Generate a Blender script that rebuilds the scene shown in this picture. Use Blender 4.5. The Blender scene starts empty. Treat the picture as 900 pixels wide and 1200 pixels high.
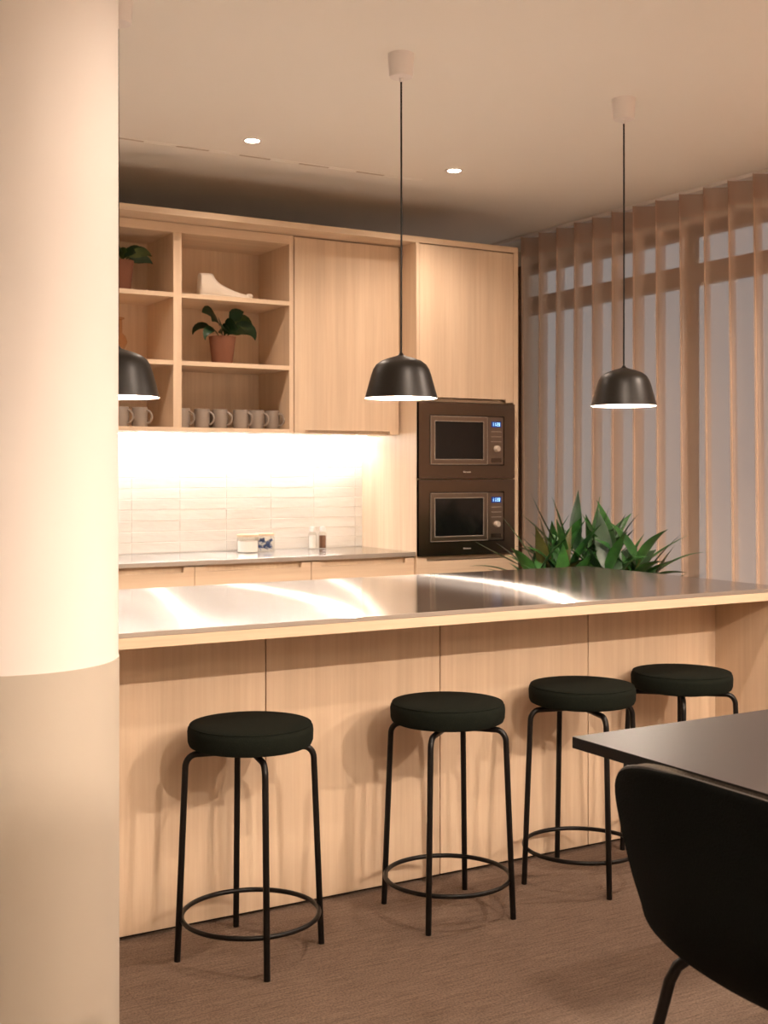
import bpy, bmesh, math, random
from mathutils import Vector, Matrix
random.seed(7)
R = math.radians
PI = math.pi
C = bpy.context.scene.collection
SC = bpy.context.scene

# ------------------------------------------------------------------ camera, world, exposure
cam_d = bpy.data.cameras.new('camera')
cam = bpy.data.objects.new('camera', cam_d)
C.objects.link(cam)
cam.location = (0, 0, 1.31)
cam.rotation_euler = (R(90), 0, R(-30.35))
cam_d.sensor_fit = 'AUTO'
cam_d.sensor_width = 36
cam_d.lens = 1434.6 / 1200 * 36
cam_d.shift_y = -0.04
cam_d.clip_start = 0.05
cam_d.dof.use_dof = True
cam_d.dof.focus_distance = 3.4
cam_d.dof.aperture_fstop = 7.0
SC.camera = cam

world = bpy.data.worlds.new('dusk')
SC.world = world
world.use_nodes = True
bgn = world.node_tree.nodes['Background']
bgn.inputs[0].default_value = (0.52, 0.485, 0.47, 1)
bgn.inputs[1].default_value = 0.36

SC.view_settings.view_transform = 'Standard'
SC.view_settings.look = 'None'
SC.view_settings.gamma = 1
SC.view_settings.use_curve_mapping = False
SC.view_settings.exposure = 0.94
SC.cycles.max_bounces = 10
SC.cycles.diffuse_bounces = 5
SC.cycles.transparent_max_bounces = 16
SC.cycles.use_denoising = True
SC.cycles.sample_clamp_indirect = 6

WARM = (1.0, 0.80, 0.65)
FILL_UP_W = 54

# ------------------------------------------------------------------ materials
def mat(name, col, rough=0.5, metal=0.0, spec=0.5, **kw):
    m = bpy.data.materials.new(name)
    m.use_nodes = True
    b = m.node_tree.nodes['Principled BSDF']
    b.inputs['Base Color'].default_value = (*col, 1)
    b.inputs['Roughness'].default_value = rough
    b.inputs['Metallic'].default_value = metal
    b.inputs['Specular IOR Level'].default_value = spec
    for k, v in kw.items():
        b.inputs[k].default_value = v
    return m

def nodes(m):
    nt = m.node_tree
    return nt, nt.nodes, nt.links, nt.nodes['Principled BSDF']

def objcoord(nt, scale, rot=(0, 0, 0)):
    tc = nt.nodes.new('ShaderNodeTexCoord')
    mp = nt.nodes.new('ShaderNodeMapping')
    mp.inputs['Scale'].default_value = scale
    mp.inputs['Rotation'].default_value = rot
    nt.links.new(tc.outputs['Object'], mp.inputs['Vector'])
    return mp

def noise(nt, vec, scale=1.0, detail=4, rough=0.6):
    n = nt.nodes.new('ShaderNodeTexNoise')
    n.inputs['Scale'].default_value = scale
    n.inputs['Detail'].default_value = detail
    n.inputs['Roughness'].default_value = rough
    nt.links.new(vec.outputs[0], n.inputs['Vector'])
    return n

def ramp(nt, fac, stops):
    r = nt.nodes.new('ShaderNodeValToRGB')
    while len(r.color_ramp.elements) < len(stops):
        r.color_ramp.elements.new(0.5)
    for e, (p, c) in zip(r.color_ramp.elements, stops):
        e.position = p
        e.color = (*c, 1)
    nt.links.new(fac, r.inputs[0])
    return r

def mixc(nt, a, b, fac, mode='MIX'):
    x = nt.nodes.new('ShaderNodeMix')
    x.data_type = 'RGBA'
    x.blend_type = mode
    if isinstance(fac, float):
        x.inputs[0].default_value = fac
    else:
        nt.links.new(fac, x.inputs[0])
    for s, v in ((x.inputs[6], a), (x.inputs[7], b)):
        if isinstance(v, tuple):
            s.default_value = (*v, 1)
        else:
            nt.links.new(v, s)
    return x

def bump(nt, bs, height, strength=0.2, dist=0.002):
    b = nt.nodes.new('ShaderNodeBump')
    b.inputs['Strength'].default_value = strength
    b.inputs['Distance'].default_value = dist
    nt.links.new(height, b.inputs['Height'])
    nt.links.new(b.outputs[0], bs.inputs['Normal'])

def wood(name, axis='z', light=(0.765, 0.605, 0.445), dark=(0.69, 0.525, 0.37), rough=0.42):
    m = mat(name, light, rough, spec=0.3)
    nt, N, L, b = nodes(m)
    sc = {'z': (55, 55, 1.6), 'x': (1.6, 55, 55), 'y': (55, 1.6, 55)}[axis]
    sb = {'z': (9, 9, 0.35), 'x': (0.35, 9, 9), 'y': (9, 0.35, 9)}[axis]
    n1 = noise(nt, objcoord(nt, sc), 1.0, 6, 0.7)
    n2 = noise(nt, objcoord(nt, sb), 1.0, 3, 0.5)
    r1 = ramp(nt, n1.outputs[0], [(0.32, dark), (0.62, light)])
    r2 = ramp(nt, n2.outputs[0], [(0.3, (0.88, 0.86, 0.84)), (0.7, (1.04, 1.03, 1.02))])
    x = mixc(nt, r1.outputs[0], r2.outputs[0], 1.0, 'MULTIPLY')
    L.new(x.outputs[2], b.inputs['Base Color'])
    bump(nt, b, n1.outputs[0], 0.08, 0.001)
    return m

def paint(name, col, rough=0.6, b_str=0.05):
    m = mat(name, col, rough, spec=0.25)
    nt, N, L, b = nodes(m)
    n = noise(nt, objcoord(nt, (60, 60, 60)), 1.0, 5, 0.6)
    bump(nt, b, n.outputs[0], b_str, 0.002)
    return m

M = {}
M['oak'] = wood('pale oak veneer')
M['oak_x'] = wood('pale oak lengthwise', 'x')
M['oak_y'] = wood('pale oak depthwise', 'y')
M['ceiling'] = paint('ceiling paint', (0.88, 0.84, 0.77))
M['wall'] = paint('wall paint', (0.78, 0.72, 0.64))
M['far_wall'] = paint('wall paint darkened to cut bounce', (0.38, 0.33, 0.28))  # darkened on the unseen walls to cut ambient bounce light
M['cream'] = paint('cream column paint', (0.74, 0.70, 0.665), 0.7)
M['greige'] = paint('greige column wrap', (0.44, 0.395, 0.33), 0.65, 0.12)
M['black'] = mat('black powder coat', (0.005, 0.004, 0.0035), 0.38, spec=0.3)
M['shade'] = mat('black lamp enamel', (0.009, 0.007, 0.005), 0.40, spec=0.4)
M['white'] = mat('white plastic', (0.82, 0.76, 0.72), 0.5)
M['white_in'] = mat('white enamel inside', (0.9, 0.88, 0.84), 0.6)
M['terra'] = paint('terracotta', (0.20, 0.085, 0.05), 0.85, 0.2)
M['soil'] = paint('soil', (0.03, 0.02, 0.014), 0.95, 0.6)
M['plaster'] = paint('white plaster', (0.80, 0.72, 0.62), 0.8, 0.1)
M['mug'] = mat('grey glazed stoneware', (0.27, 0.225, 0.19), 0.2)
M['gap'] = mat('dark shadow gap', (0.02, 0.014, 0.01), 0.8)
M['grout'] = mat('grout', (0.86, 0.82, 0.76), 0.85)
M['glass_black'] = mat('black oven glass', (0.006, 0.006, 0.006), 0.12)
M['chrome'] = mat('polished steel', (0.75, 0.70, 0.66), 0.22, 1.0)
M['planter'] = mat('charcoal planter', (0.05, 0.045, 0.04), 0.6)
M['frame'] = paint('brown window frame', (0.24, 0.15, 0.10), 0.55)
M['pepper'] = mat('peppercorns', (0.16, 0.07, 0.035), 0.7)
M['salt'] = mat('salt crystals', (0.85, 0.83, 0.8), 0.7)
M['pod_blue'] = mat('blue sachet', (0.05, 0.10, 0.28), 0.4)
M['pod_white'] = mat('white sachet', (0.75, 0.76, 0.78), 0.4)
M['piping'] = mat('dark piping', (0.035, 0.028, 0.022), 0.6)

# tiles: glossy off-white, slight tone change from tile to tile
m = mat('off white glazed tile', (0.78, 0.73, 0.65), 0.16)
nt, N, L, b = nodes(m)
n = noise(nt, objcoord(nt, (3, 3, 20)), 1.0, 2)
r = ramp(nt, n.outputs[0], [(0.3, (0.76, 0.715, 0.65)), (0.7, (0.83, 0.79, 0.73))])
L.new(r.outputs[0], b.inputs['Base Color'])
n = noise(nt, objcoord(nt, (9, 9, 30)), 1.0, 2)
bump(nt, b, n.outputs[0], 0.6, 0.005)
M['tile'] = m

# brushed stainless steel: grain runs along X, so highlights stretch across it
def steel(name, col, rough, aniso, grain_axis='x', tangent=(0, 0.7, 0.7)):
    m = mat(name, col, rough, 1.0)
    nt, N, L, b = nodes(m)
    b.inputs['Anisotropic'].default_value = aniso
    cx = N.new('ShaderNodeCombineXYZ')
    for i, v in enumerate(tangent):
        cx.inputs[i].default_value = v
    L.new(cx.outputs[0], b.inputs['Tangent'])
    sc = (1.5, 220, 220) if grain_axis == 'x' else (220, 220, 1.5)
    n = noise(nt, objcoord(nt, sc), 1.0, 4)
    r = ramp(nt, n.outputs[0], [(0.25, tuple(c * 0.90 for c in col)), (0.75, col)])
    L.new(r.outputs[0], b.inputs['Base Color'])
    return m
M['steel'] = steel('brushed steel worktop', (0.66, 0.65, 0.645), 0.10, 0.9)
M['steel_edge'] = mat('satin steel edge', (0.42, 0.37, 0.32), 0.5, 0.75)
M['light_steel'] = mat('pale satin steel', (0.62, 0.54, 0.46), 0.45, 0.35)
M['table_edge'] = mat('black table edge', (0.006, 0.005, 0.0045), 0.6, spec=0.2)
# the worktops: a fairly sharp reflection plus a softer lobe fanned out across the grain
nt, N, L, b = nodes(M['steel'])
b2 = N.new('ShaderNodeBsdfAnisotropic')
b2.distribution = 'GGX'
b2.inputs['Color'].default_value = (0.60, 0.585, 0.575, 1)
b2.inputs['Roughness'].default_value = 0.25
b2.inputs['Anisotropy'].default_value = -0.80
cx = N.new('ShaderNodeCombineXYZ')
cx.inputs[1].default_value = 0.7
cx.inputs[2].default_value = 0.7
L.new(cx.outputs[0], b2.inputs['Tangent'])
mx = N.new('ShaderNodeMixShader')
mx.inputs[0].default_value = 0.32
out = [n_ for n_ in N if n_.type == 'OUTPUT_MATERIAL'][0]
L.new(b.outputs[0], mx.inputs[1])
L.new(b2.outputs[0], mx.inputs[2])
L.new(mx.outputs[0], out.inputs[0])
M['steel_dark'] = steel('brushed dark steel', (0.17, 0.13, 0.10), 0.26, 0.6, 'z', (1, 0, 0))
M['steel_mid'] = steel('brushed grey steel', (0.24, 0.19, 0.15), 0.32, 0.6, 'z', (1, 0, 0))

# woven carpet
m = mat('woven taupe carpet', (0.16, 0.11, 0.08), 0.95, spec=0.1)
nt, N, L, b = nodes(m)
mp = objcoord(nt, (9, 120, 1))
n1 = noise(nt, mp, 1.0, 3, 0.7)
n2 = noise(nt, objcoord(nt, (170, 170, 1)), 1.0, 2, 0.7)
br = N.new('ShaderNodeTexBrick')
br.inputs['Scale'].default_value = 1.0
br.inputs['Color1'].default_value = (0.205, 0.148, 0.115, 1)
br.inputs['Color2'].default_value = (0.178, 0.127, 0.098, 1)
br.inputs['Mortar'].default_value = (0.16, 0.112, 0.085, 1)
br.inputs['Mortar Size'].default_value = 0.0015
br.inputs['Brick Width'].default_value = 1.0
br.inputs['Row Height'].default_value = 0.5
L.new(objcoord(nt, (1, 1, 1)).outputs[0], br.inputs['Vector'])
r1 = ramp(nt, n1.outputs[0], [(0.3, (0.74, 0.73, 0.72)), (0.7, (1.2, 1.2, 1.2))])
r2 = ramp(nt, n2.outputs[0], [(0.3, (0.66, 0.65, 0.64)), (0.7, (1.28, 1.28, 1.28))])
x1 = mixc(nt, br.outputs[0], r1.outputs[0], 1.0, 'MULTIPLY')
x2 = mixc(nt, x1.outputs[2], r2.outputs[0], 1.0, 'MULTIPLY')
L.new(x2.outputs[2], b.inputs['Base Color'])
bump(nt, b, n2.outputs[0], 0.6, 0.004)
M['carpet'] = m

# stool felt, chair fabric
def fabric(name, c1, c2, sc=350, sheen=0.3):
    m = mat(name, c1, 0.95, spec=0.12)
    nt, N, L, b = nodes(m)
    n = noise(nt, objcoord(nt, (sc, sc, sc)), 1.0, 2, 0.7)
    r = ramp(nt, n.outputs[0], [(0.35, c1), (0.65, c2)])
    L.new(r.outputs[0], b.inputs['Base Color'])
    bump(nt, b, n.outputs[0], 0.5, 0.002)
    b.inputs['Sheen Weight'].default_value = sheen
    b.inputs['Sheen Roughness'].default_value = 0.5
    b.inputs['Sheen Tint'].default_value = (0.6, 0.55, 0.45, 1)
    return m
M['felt'] = fabric('dark green wool felt', (0.004, 0.006, 0.004), (0.010, 0.012, 0.008), sheen=0.0)
M['chair_shell'] = fabric('near black green upholstery', (0.002, 0.003, 0.0025), (0.004, 0.005, 0.004), sheen=0.0)
M['chair_pad'] = fabric('dark velvet pad', (0.030, 0.024, 0.018), (0.058, 0.047, 0.036), sheen=0.15)
M['table'] = mat('black laminate', (0.026, 0.019, 0.016), 0.44, spec=0.5)

def leafmat(name, c1, c2):
    m = mat(name, c1, 0.38)
    nt, N, L, b = nodes(m)
    n = noise(nt, objcoord(nt, (14, 14, 14)), 1.0, 3)
    r = ramp(nt, n.outputs[0], [(0.3, c1), (0.7, c2)])
    L.new(r.outputs[0], b.inputs['Base Color'])
    return m
M['leaf'] = leafmat('dark green leaf', (0.012, 0.060, 0.016), (0.040, 0.150, 0.026))
M['leaf_old'] = leafmat('brownish leaf', (0.045, 0.045, 0.012), (0.09, 0.085, 0.02))
M['leaf2'] = leafmat('deep green leaf', (0.008, 0.028, 0.012), (0.02, 0.055, 0.018))
M['leaf3'] = leafmat('olive green leaf', (0.03, 0.06, 0.015), (0.10, 0.13, 0.03))

# sheer curtain: threads block more of the view the more edge-on the cloth is seen
def sheer(name, col, T, layers=1.0):
    m = bpy.data.materials.new(name)
    m.use_nodes = True
    nt = m.node_tree
    N, L = nt.nodes, nt.links
    N.clear()
    out = N.new('ShaderNodeOutputMaterial')
    g = N.new('ShaderNodeNewGeometry')
    dot = N.new('ShaderNodeVectorMath'); dot.operation = 'DOT_PRODUCT'
    L.new(g.outputs['Normal'], dot.inputs[0]); L.new(g.outputs['Incoming'], dot.inputs[1])
    ab = N.new('ShaderNodeMath'); ab.operation = 'ABSOLUTE'
    L.new(dot.outputs['Value'], ab.inputs[0])
    mx = N.new('ShaderNodeMath'); mx.operation = 'MAXIMUM'; mx.inputs[1].default_value = 0.08
    L.new(ab.outputs[0], mx.inputs[0])
    dv = N.new('ShaderNodeMath'); dv.operation = 'DIVIDE'; dv.inputs[0].default_value = layers
    L.new(mx.outputs[0], dv.inputs[1])
    pw = N.new('ShaderNodeMath'); pw.operation = 'POWER'; pw.inputs[0].default_value = T
    L.new(dv.outputs[0], pw.inputs[1])
    df = N.new('ShaderNodeBsdfDiffuse'); df.inputs[0].default_value = (*col, 1)
    tl = N.new('ShaderNodeBsdfTranslucent'); tl.inputs[0].default_value = (*col, 1)
    m1 = N.new('ShaderNodeMixShader'); m1.inputs[0].default_value = 0.35
    L.new(df.outputs[0], m1.inputs[1]); L.new(tl.outputs[0], m1.inputs[2])
    tr = N.new('ShaderNodeBsdfTransparent')
    m2 = N.new('ShaderNodeMixShader')
    L.new(pw.outputs[0], m2.inputs[0])
    L.new(m1.outputs[0], m2.inputs[1]); L.new(tr.outputs[0], m2.inputs[2])
    L.new(m2.outputs[0], out.inputs[0])
    return m
M['sheer'] = sheer('taupe sheer', (0.90, 0.71, 0.56), 0.60)
M['sheer_head'] = sheer('taupe sheer heading', (0.60, 0.43, 0.33), 0.62, 2.2)

def glass(name, col=(1, 1, 1), rough=0.0, mixf=0.9):
    m = bpy.data.materials.new(name)
    m.use_nodes = True
    nt = m.node_tree
    N, L = nt.nodes, nt.links
    N.clear()
    out = N.new('ShaderNodeOutputMaterial')
    tr = N.new('ShaderNodeBsdfTransparent'); tr.inputs[0].default_value = (*col, 1)
    gl = N.new('ShaderNodeBsdfGlossy'); gl.inputs['Roughness'].default_value = rough
    g = N.new('ShaderNodeNewGeometry')
    dot = N.new('ShaderNodeVectorMath'); dot.operation = 'DOT_PRODUCT'
    L.new(g.outputs['Normal'], dot.inputs[0]); L.new(g.outputs['Incoming'], dot.inputs[1])
    prev = dot.outputs['Value']
    for op, k in (('ABSOLUTE', None), ('SUBTRACT', 'r'), ('POWER', 5.0), ('MULTIPLY', 0.93), ('ADD', 0.04)):
        q = N.new('ShaderNodeMath'); q.operation = op
        if k == 'r':
            q.inputs[0].default_value = 1.0; L.new(prev, q.inputs[1])
        else:
            L.new(prev, q.inputs[0])
            if k is not None:
                q.inputs[1].default_value = k
        prev = q.outputs[0]
    fr = q
    mx = N.new('ShaderNodeMixShader')
    L.new(fr.outputs[0], mx.inputs[0]); L.new(tr.outputs[0], mx.inputs[1]); L.new(gl.outputs[0], mx.inputs[2])
    L.new(mx.outputs[0], out.inputs[0])
    return m
M['pane'] = glass('window glass', (0.93, 0.95, 0.96))
M['jar'] = glass('clear jar glass', (0.95, 0.95, 0.93))
M['amber'] = glass('amber glass', (0.94, 0.80, 0.68))

def emit(name, col, s):
    m = bpy.data.materials.new(name)
    m.use_nodes = True
    nt = m.node_tree
    nt.nodes.clear()
    out = nt.nodes.new('ShaderNodeOutputMaterial')
    e = nt.nodes.new('ShaderNodeEmission')
    e.inputs[0].default_value = (*col, 1)
    e.inputs[1].default_value = s
    nt.links.new(e.outputs[0], out.inputs[0])
    return m
M['lamp_glow'] = emit('pendant diffuser light', (1.0, 0.84, 0.68), 760)
M['down_glow'] = emit('downlight lens light', (1.0, 0.86, 0.70), 30)
M['led'] = emit('led strip light', (1.0, 0.98, 0.95), 42)
M['display'] = mat('blue display', (0.005, 0.02, 0.12), 0.2)
nodes(M['display'])[3].inputs['Emission Color'].default_value = (0.01, 0.06, 0.35, 1)
nodes(M['display'])[3].inputs['Emission Strength'].default_value = 0.2
M['digits'] = emit('lit digits', (0.35, 0.65, 1.0), 1.3)

# ------------------------------------------------------------------ mesh helpers
def new():
    return bmesh.new()

def box(bm, x0, x1, y0, y1, z0, z1, bev=0.0):
    mtx = Matrix.Translation(((x0 + x1) / 2, (y0 + y1) / 2, (z0 + z1) / 2)) @ Matrix.Diagonal((abs(x1 - x0), abs(y1 - y0), abs(z1 - z0), 1))
    r = bmesh.ops.create_cube(bm, size=1, matrix=mtx)
    if bev:
        es = list({e for v in r['verts'] for e in v.link_edges})
        bmesh.ops.bevel(bm, geom=es, offset=bev, segments=2, affect='EDGES', profile=0.5)
    return bm

def lathe(bm, prof, cx=0, cy=0, n=32, cap0=False, cap1=False):
    rings = []
    for r, z in prof:
        if r < 1e-6:
            rings.append([bm.verts.new((cx, cy, z))])
        else:
            rings.append([bm.verts.new((cx + r * math.cos(2 * PI * k / n), cy + r * math.sin(2 * PI * k / n), z)) for k in range(n)])
    for a, b_ in zip(rings, rings[1:]):
        for k in range(n):
            k2 = (k + 1) % n
            if len(a) == 1 and len(b_) == 1:
                continue
            if len(a) == 1:
                bm.faces.new((a[0], b_[k2], b_[k]))
            elif len(b_) == 1:
                bm.faces.new((a[k], a[k2], b_[0]))
            else:
                bm.faces.new((a[k], a[k2], b_[k2], b_[k]))
    if cap0 and len(rings[0]) > 1:
        bm.faces.new(list(reversed(rings[0])))
    if cap1 and len(rings[-1]) > 1:
        bm.faces.new(rings[-1])
    return bm

def tube(bm, pts, r, n=10, closed=False, cap=True):
    pts = [Vector(p) for p in pts]
    rad = r if isinstance(r, (list, tuple)) else [r] * len(pts)
    rings = []
    up = None
    K = len(pts)
    for i, p in enumerate(pts):
        if closed:
            t = (pts[(i + 1) % K] - pts[i - 1]).normalized()
        else:
            t = (pts[min(i + 1, K - 1)] - pts[max(i - 1, 0)]).normalized()
        if up is None:
            up = Vector((0, 0, 1)) if abs(t.z) < 0.9 else Vector((1, 0, 0))
        a = t.cross(up).normalized()
        up = a.cross(t).normalized()
        rings.append([bm.verts.new(p + (a * math.cos(2 * PI * k / n) + up * math.sin(2 * PI * k / n)) * rad[i]) for k in range(n)])
    rr = rings + ([rings[0]] if closed else [])
    for a, b_ in zip(rr, rr[1:]):
        for k in range(n):
            k2 = (k + 1) % n
            bm.faces.new((a[k], a[k2], b_[k2], b_[k]))
    if cap and not closed:
        bm.faces.new(list(reversed(rings[0])))
        bm.faces.new(rings[-1])
    return bm

def prism(bm, outline, y0, y1):
    """outline in x,z extruded along y"""
    a = [bm.verts.new((x, y0, z)) for x, z in outline]
    b_ = [bm.verts.new((x, y1, z)) for x, z in outline]
    n = len(a)
    bm.faces.new(a)
    bm.faces.new(list(reversed(b_)))
    for k in range(n):
        bm.faces.new((a[k], b_[k], b_[(k + 1) % n], a[(k + 1) % n]))
    return bm

def obj(name, bm, m, parent=None, smooth=False, label=None):
    bmesh.ops.recalc_face_normals(bm, faces=bm.faces)
    me = bpy.data.meshes.new(name)
    bm.to_mesh(me)
    bm.free()
    if m is not None:
        me.materials.append(m)
    if smooth:
        for p in me.polygons:
            p.use_smooth = True
        try:
            me.set_sharp_from_angle(angle=R(38))
        except Exception:
            pass
    o = bpy.data.objects.new(name, me)
    C.objects.link(o)
    if parent:
        o.parent = parent
    if label:
        o['label'] = label
    return o

def side_faces(o, m):
    """give the upright faces of a slab their own material"""
    o.data.materials.append(m)
    for p in o.data.polygons:
        if abs(p.normal.z) < 0.5:
            p.material_index = 1

def thing(name, label, cat, loc=(0, 0, 0), rz=0, group=None):
    o = bpy.data.objects.new(name, None)
    o.empty_display_size = 0.1
    C.objects.link(o)
    o.location = loc
    o.rotation_euler = (0, 0, rz)
    o['label'] = label
    o['category'] = cat
    if group:
        o['group'] = group
    return o

def tag(o, label, cat, group=None):
    o['label'] = label
    o['category'] = cat
    if group:
        o['group'] = group
    return o

def struct(name, bm, m, smooth=False):
    o = obj(name, bm, m, smooth=smooth)
    o['kind'] = 'structure'
    return o

def dup(root, loc, label, rz=None):
    r = root.copy()
    C.objects.link(r)
    r.location = loc
    if rz is not None:
        r.rotation_euler = (0, 0, rz)
    r['label'] = label
    for ch in list(root.children):
        c = ch.copy()
        C.objects.link(c)
        c.parent = r
        for g in list(ch.children):
            d = g.copy()
            C.objects.link(d)
            d.parent = c
    return r

# ------------------------------------------------------------------ room shell
CE = 2.73
XW = 4.78          # window wall plane
struct('floor', box(new(), -3.2, 5.2, -4.2, 6.55, -0.06, 0.0), M['carpet'])
struct('ceiling', box(new(), -3.2, 5.0, -4.2, 6.55, CE, CE + 0.1), M['ceiling'])
struct('wall_back', box(new(), -3.2, 5.0, 6.45, 6.55, 0, CE), M['wall'])
struct('wall_left', box(new(), -3.2, -3.1, -4.1, 6.45, 0, CE), M['far_wall'])
struct('wall_front', box(new(), -3.2, 5.0, -4.2, -4.1, 0, CE), M['far_wall'])
# window wall: a header strip over the glazing and a short pier at its far end
struct('wall_right', box(new(), XW - 0.02, XW + 0.12, -4.1, 6.45, 2.632, CE), M['wall'])

# recessed linear slot in the ceiling: narrow frame with dark openings
bm = new()
box(bm, 0.95, 3.18, 5.055, 5.061, CE - 0.0020, CE)
box(bm, 0.95, 3.18, 5.081, 5.087, CE - 0.0020, CE)
sl = obj('linear_air_slot', bm, M['ceiling'])
tag(sl, 'thin linear air slot running along the ceiling before the kitchen cabinets', 'air vent')
m_slot = mat('slot shadow', (0.56, 0.47, 0.39), 0.9)
x = 1.02
while x < 3.1:
    obj('slot_opening', box(new(), x, x + 0.15, 5.061, 5.081, CE - 0.0016, CE), m_slot, sl)
    x += 0.30

# windows: brown frames, transom rail, mullions; each window one structure with glass
edges = [6.40, 4.88, 3.62, 2.36, 1.10, -0.16]
for i in range(5):
    y1, y0 = edges[i], edges[i + 1]
    bm = new()
    box(bm, XW - 0.03, XW + 0.05, y0, y1, 2.575, 2.63)
    box(bm, XW - 0.03, XW + 0.05, y0, y1, 2.312, 2.418)
    box(bm, XW - 0.03, XW + 0.05, y0, y1, 0.0, 0.09)
    box(bm, XW - 0.012, XW + 0.03, y0, y0 + 0.035, 0.09, 2.575)
    box(bm, XW - 0.012, XW + 0.03, y1 - 0.035, y1, 0.09, 2.575)
    fr = struct('window_%d' % (i + 1), bm, M['frame'])
    g = obj('pane', box(new(), XW + 0.005, XW + 0.015, y0 + 0.03, y1 - 0.03, 0.085, 2.58), M['pane'], fr)
struct('trim_1', box(new(), XW - 0.03, XW + 0.05, 6.402, 6.45, 0, 2.63), M['frame'])
struct('wall_right_near', box(new(), XW - 0.02, XW + 0.12, -4.1, -0.16, 0, 2.60), M['wall'])

# round column beside the camera
colx, coly, CR, HB = 0.607, 2.559, 0.2185, 0.924
col = struct('column', lathe(new(), [(CR, HB), (CR, CE)], colx, coly, 96), M['cream'], smooth=True)
wrap = obj('column_wrap', lathe(new(), [(CR + 0.002, 0), (CR + 0.002, HB), (CR - 0.004, HB)], colx, coly, 96), M['greige'], col, smooth=True)

# ------------------------------------------------------------------ downlights
def downlight(x, y, label, watts):
    t = thing('recessed_downlight', label, 'ceiling light', (x, y, CE), 0, 'recessed ceiling downlights')
    ring = [(0.044, -0.0005), (0.044, -0.004), (0.040, -0.005), (0.031, -0.004), (0.031, -0.0005)]
    obj('trim_ring', lathe(new(), ring, n=32), M['white'], t, True)
    obj('lens', lathe(new(), [(0, -0.0015), (0.031, -0.0015)], n=24), M['down_glow'], t)
    ld = bpy.data.lights.new('downlight_beam', 'SPOT')
    ld.energy = watts
    ld.color = WARM
    ld.spot_size = R(140 if y > 4 else 155)
    ld.spot_blend = 1.0 if y > 4 else 0.35
    ld.shadow_soft_size = 0.018
    lo = bpy.data.objects.new('downlight_beam', ld)
    C.objects.link(lo)
    lo.parent = t
    lo.location = (0, 0, -0.03)
    return t
KITCHEN_W, W_A, W_B, W_C, W_D = 25, 118, 30, 62, 40
DL = [
    (2.167, 4.82, KITCHEN_W, 'small round recessed ceiling downlight, the left of the two above the back worktop'),
    (3.206, 4.82, KITCHEN_W, 'small round recessed ceiling downlight to the right of the middle pendant cord'),
    (1.140, 4.82, KITCHEN_W, 'recessed ceiling downlight over the kitchen, right behind the round column'),
    (0.100, 4.82, KITCHEN_W, 'recessed ceiling downlight over the kitchen, farther left behind the round column'),
    (2.100, 2.10, W_D, 'recessed downlight outside the frame right above the bar stools'),
    (3.950, 2.40, 55, 'recessed downlight added outside the frame to the right to brighten the curtain'),  # unseen light added to brighten the curtain
    (1.200, 0.88, 20, 'recessed downlight outside the frame between column and dining table'),
    (3.050, 0.88, W_B, 'recessed downlight outside the frame above the right end of the dining table'),
    (1.140, -0.91, W_A, 'recessed downlight behind the camera, the left one of three'),
    (2.500, -0.91, W_A, 'recessed downlight behind the camera, the middle one of three'),
    (3.900, -0.91, W_A, 'recessed downlight behind the camera, the right one near the curtain'),
    (2.300, -2.96, W_C, 'recessed downlight farthest behind the camera'),
]
for xx, yy, ww, lab in DL:
    downlight(xx, yy, lab, ww)

# unseen linear lamps added as fill, most of their light thrown at the ceiling
def added_fill_lamp(x, y, ln, label):
    t = thing('added_fill_lamp', label, 'added fill lamp', (x, y, 2.25), 0, 'suspended linear fill lamps added out of view')
    obj('housing', box(new(), -ln / 2, ln / 2, -0.035, 0.035, 0, 0.05, 0.002), M['white'], t)
    for s_ in (-1, 1):
        obj('wire', tube(new(), [(s_ * ln * 0.42, 0, 0.05), (s_ * ln * 0.42, 0, CE - 2.25)], 0.0015, 6), M['black'], t)
    obj('diffuser', box(new(), -ln / 2 + 0.01, ln / 2 - 0.01, -0.028, 0.028, -0.004, -0.0005), emit('fill lamp diffuser', (1.0, 0.76, 0.52), 3.0), t)
    ld = bpy.data.lights.new('fill_uplight', 'AREA')
    ld.shape = 'RECTANGLE'
    ld.size = ln
    ld.size_y = 0.05
    ld.energy = FILL_UP_W
    ld.color = (1.0, 0.83, 0.66)
    lo = bpy.data.objects.new('fill_uplight', ld)
    C.objects.link(lo)
    lo.parent = t
    lo.location = (0, 0, 0.056)
    lo.rotation_euler = (PI, 0, 0)
added_fill_lamp(1.3, -0.3, 2.2, 'white suspended linear fill lamp added right behind the camera, outside the frame')
added_fill_lamp(1.6, -2.4, 2.2, 'white suspended linear fill lamp added far behind the camera, outside the frame')

# ------------------------------------------------------------------ island
IX0, IX1 = -0.30, 3.42
IY0, IY1, PY = 3.006, 4.12, 3.312
isl = thing('kitchen_island', 'long pale wood kitchen island with panelled front behind the bar stools', 'kitchen island', ((IX0 + IX1) / 2, 3.6, 0))
isl.location = (0, 0, 0)
seams = [-0.30, 0.312, 0.922, 1.533, 2.149, 2.761, 3.372]
for a, b_ in zip(seams, seams[1:]):
    obj('front_panel', box(new(), a + 0.0018, b_ - 0.0018, PY, PY + 0.02, 0.012, 0.857, 0.0008), M['oak'], isl)
obj('end_panel', box(new(), 3.372, IX1, IY0 + 0.004, IY1 - 0.02, 0.0, 0.857, 0.001), M['oak'], isl)
obj('end_panel', box(new(), IX0 - 0.05, IX0, IY0 + 0.004, IY1 - 0.02, 0.0, 0.857, 0.001), M['oak'], isl)
obj('carcass', box(new(), IX0, 3.370, PY + 0.022, IY1 - 0.06, 0.0, 0.857), M['gap'], isl)
for a, b_ in zip(seams, seams[1:]):
    obj('rear_panel', box(new(), a + 0.002, b_ - 0.002, IY1 - 0.06, IY1 - 0.04, 0.08, 0.857), M['oak'], isl)
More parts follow.
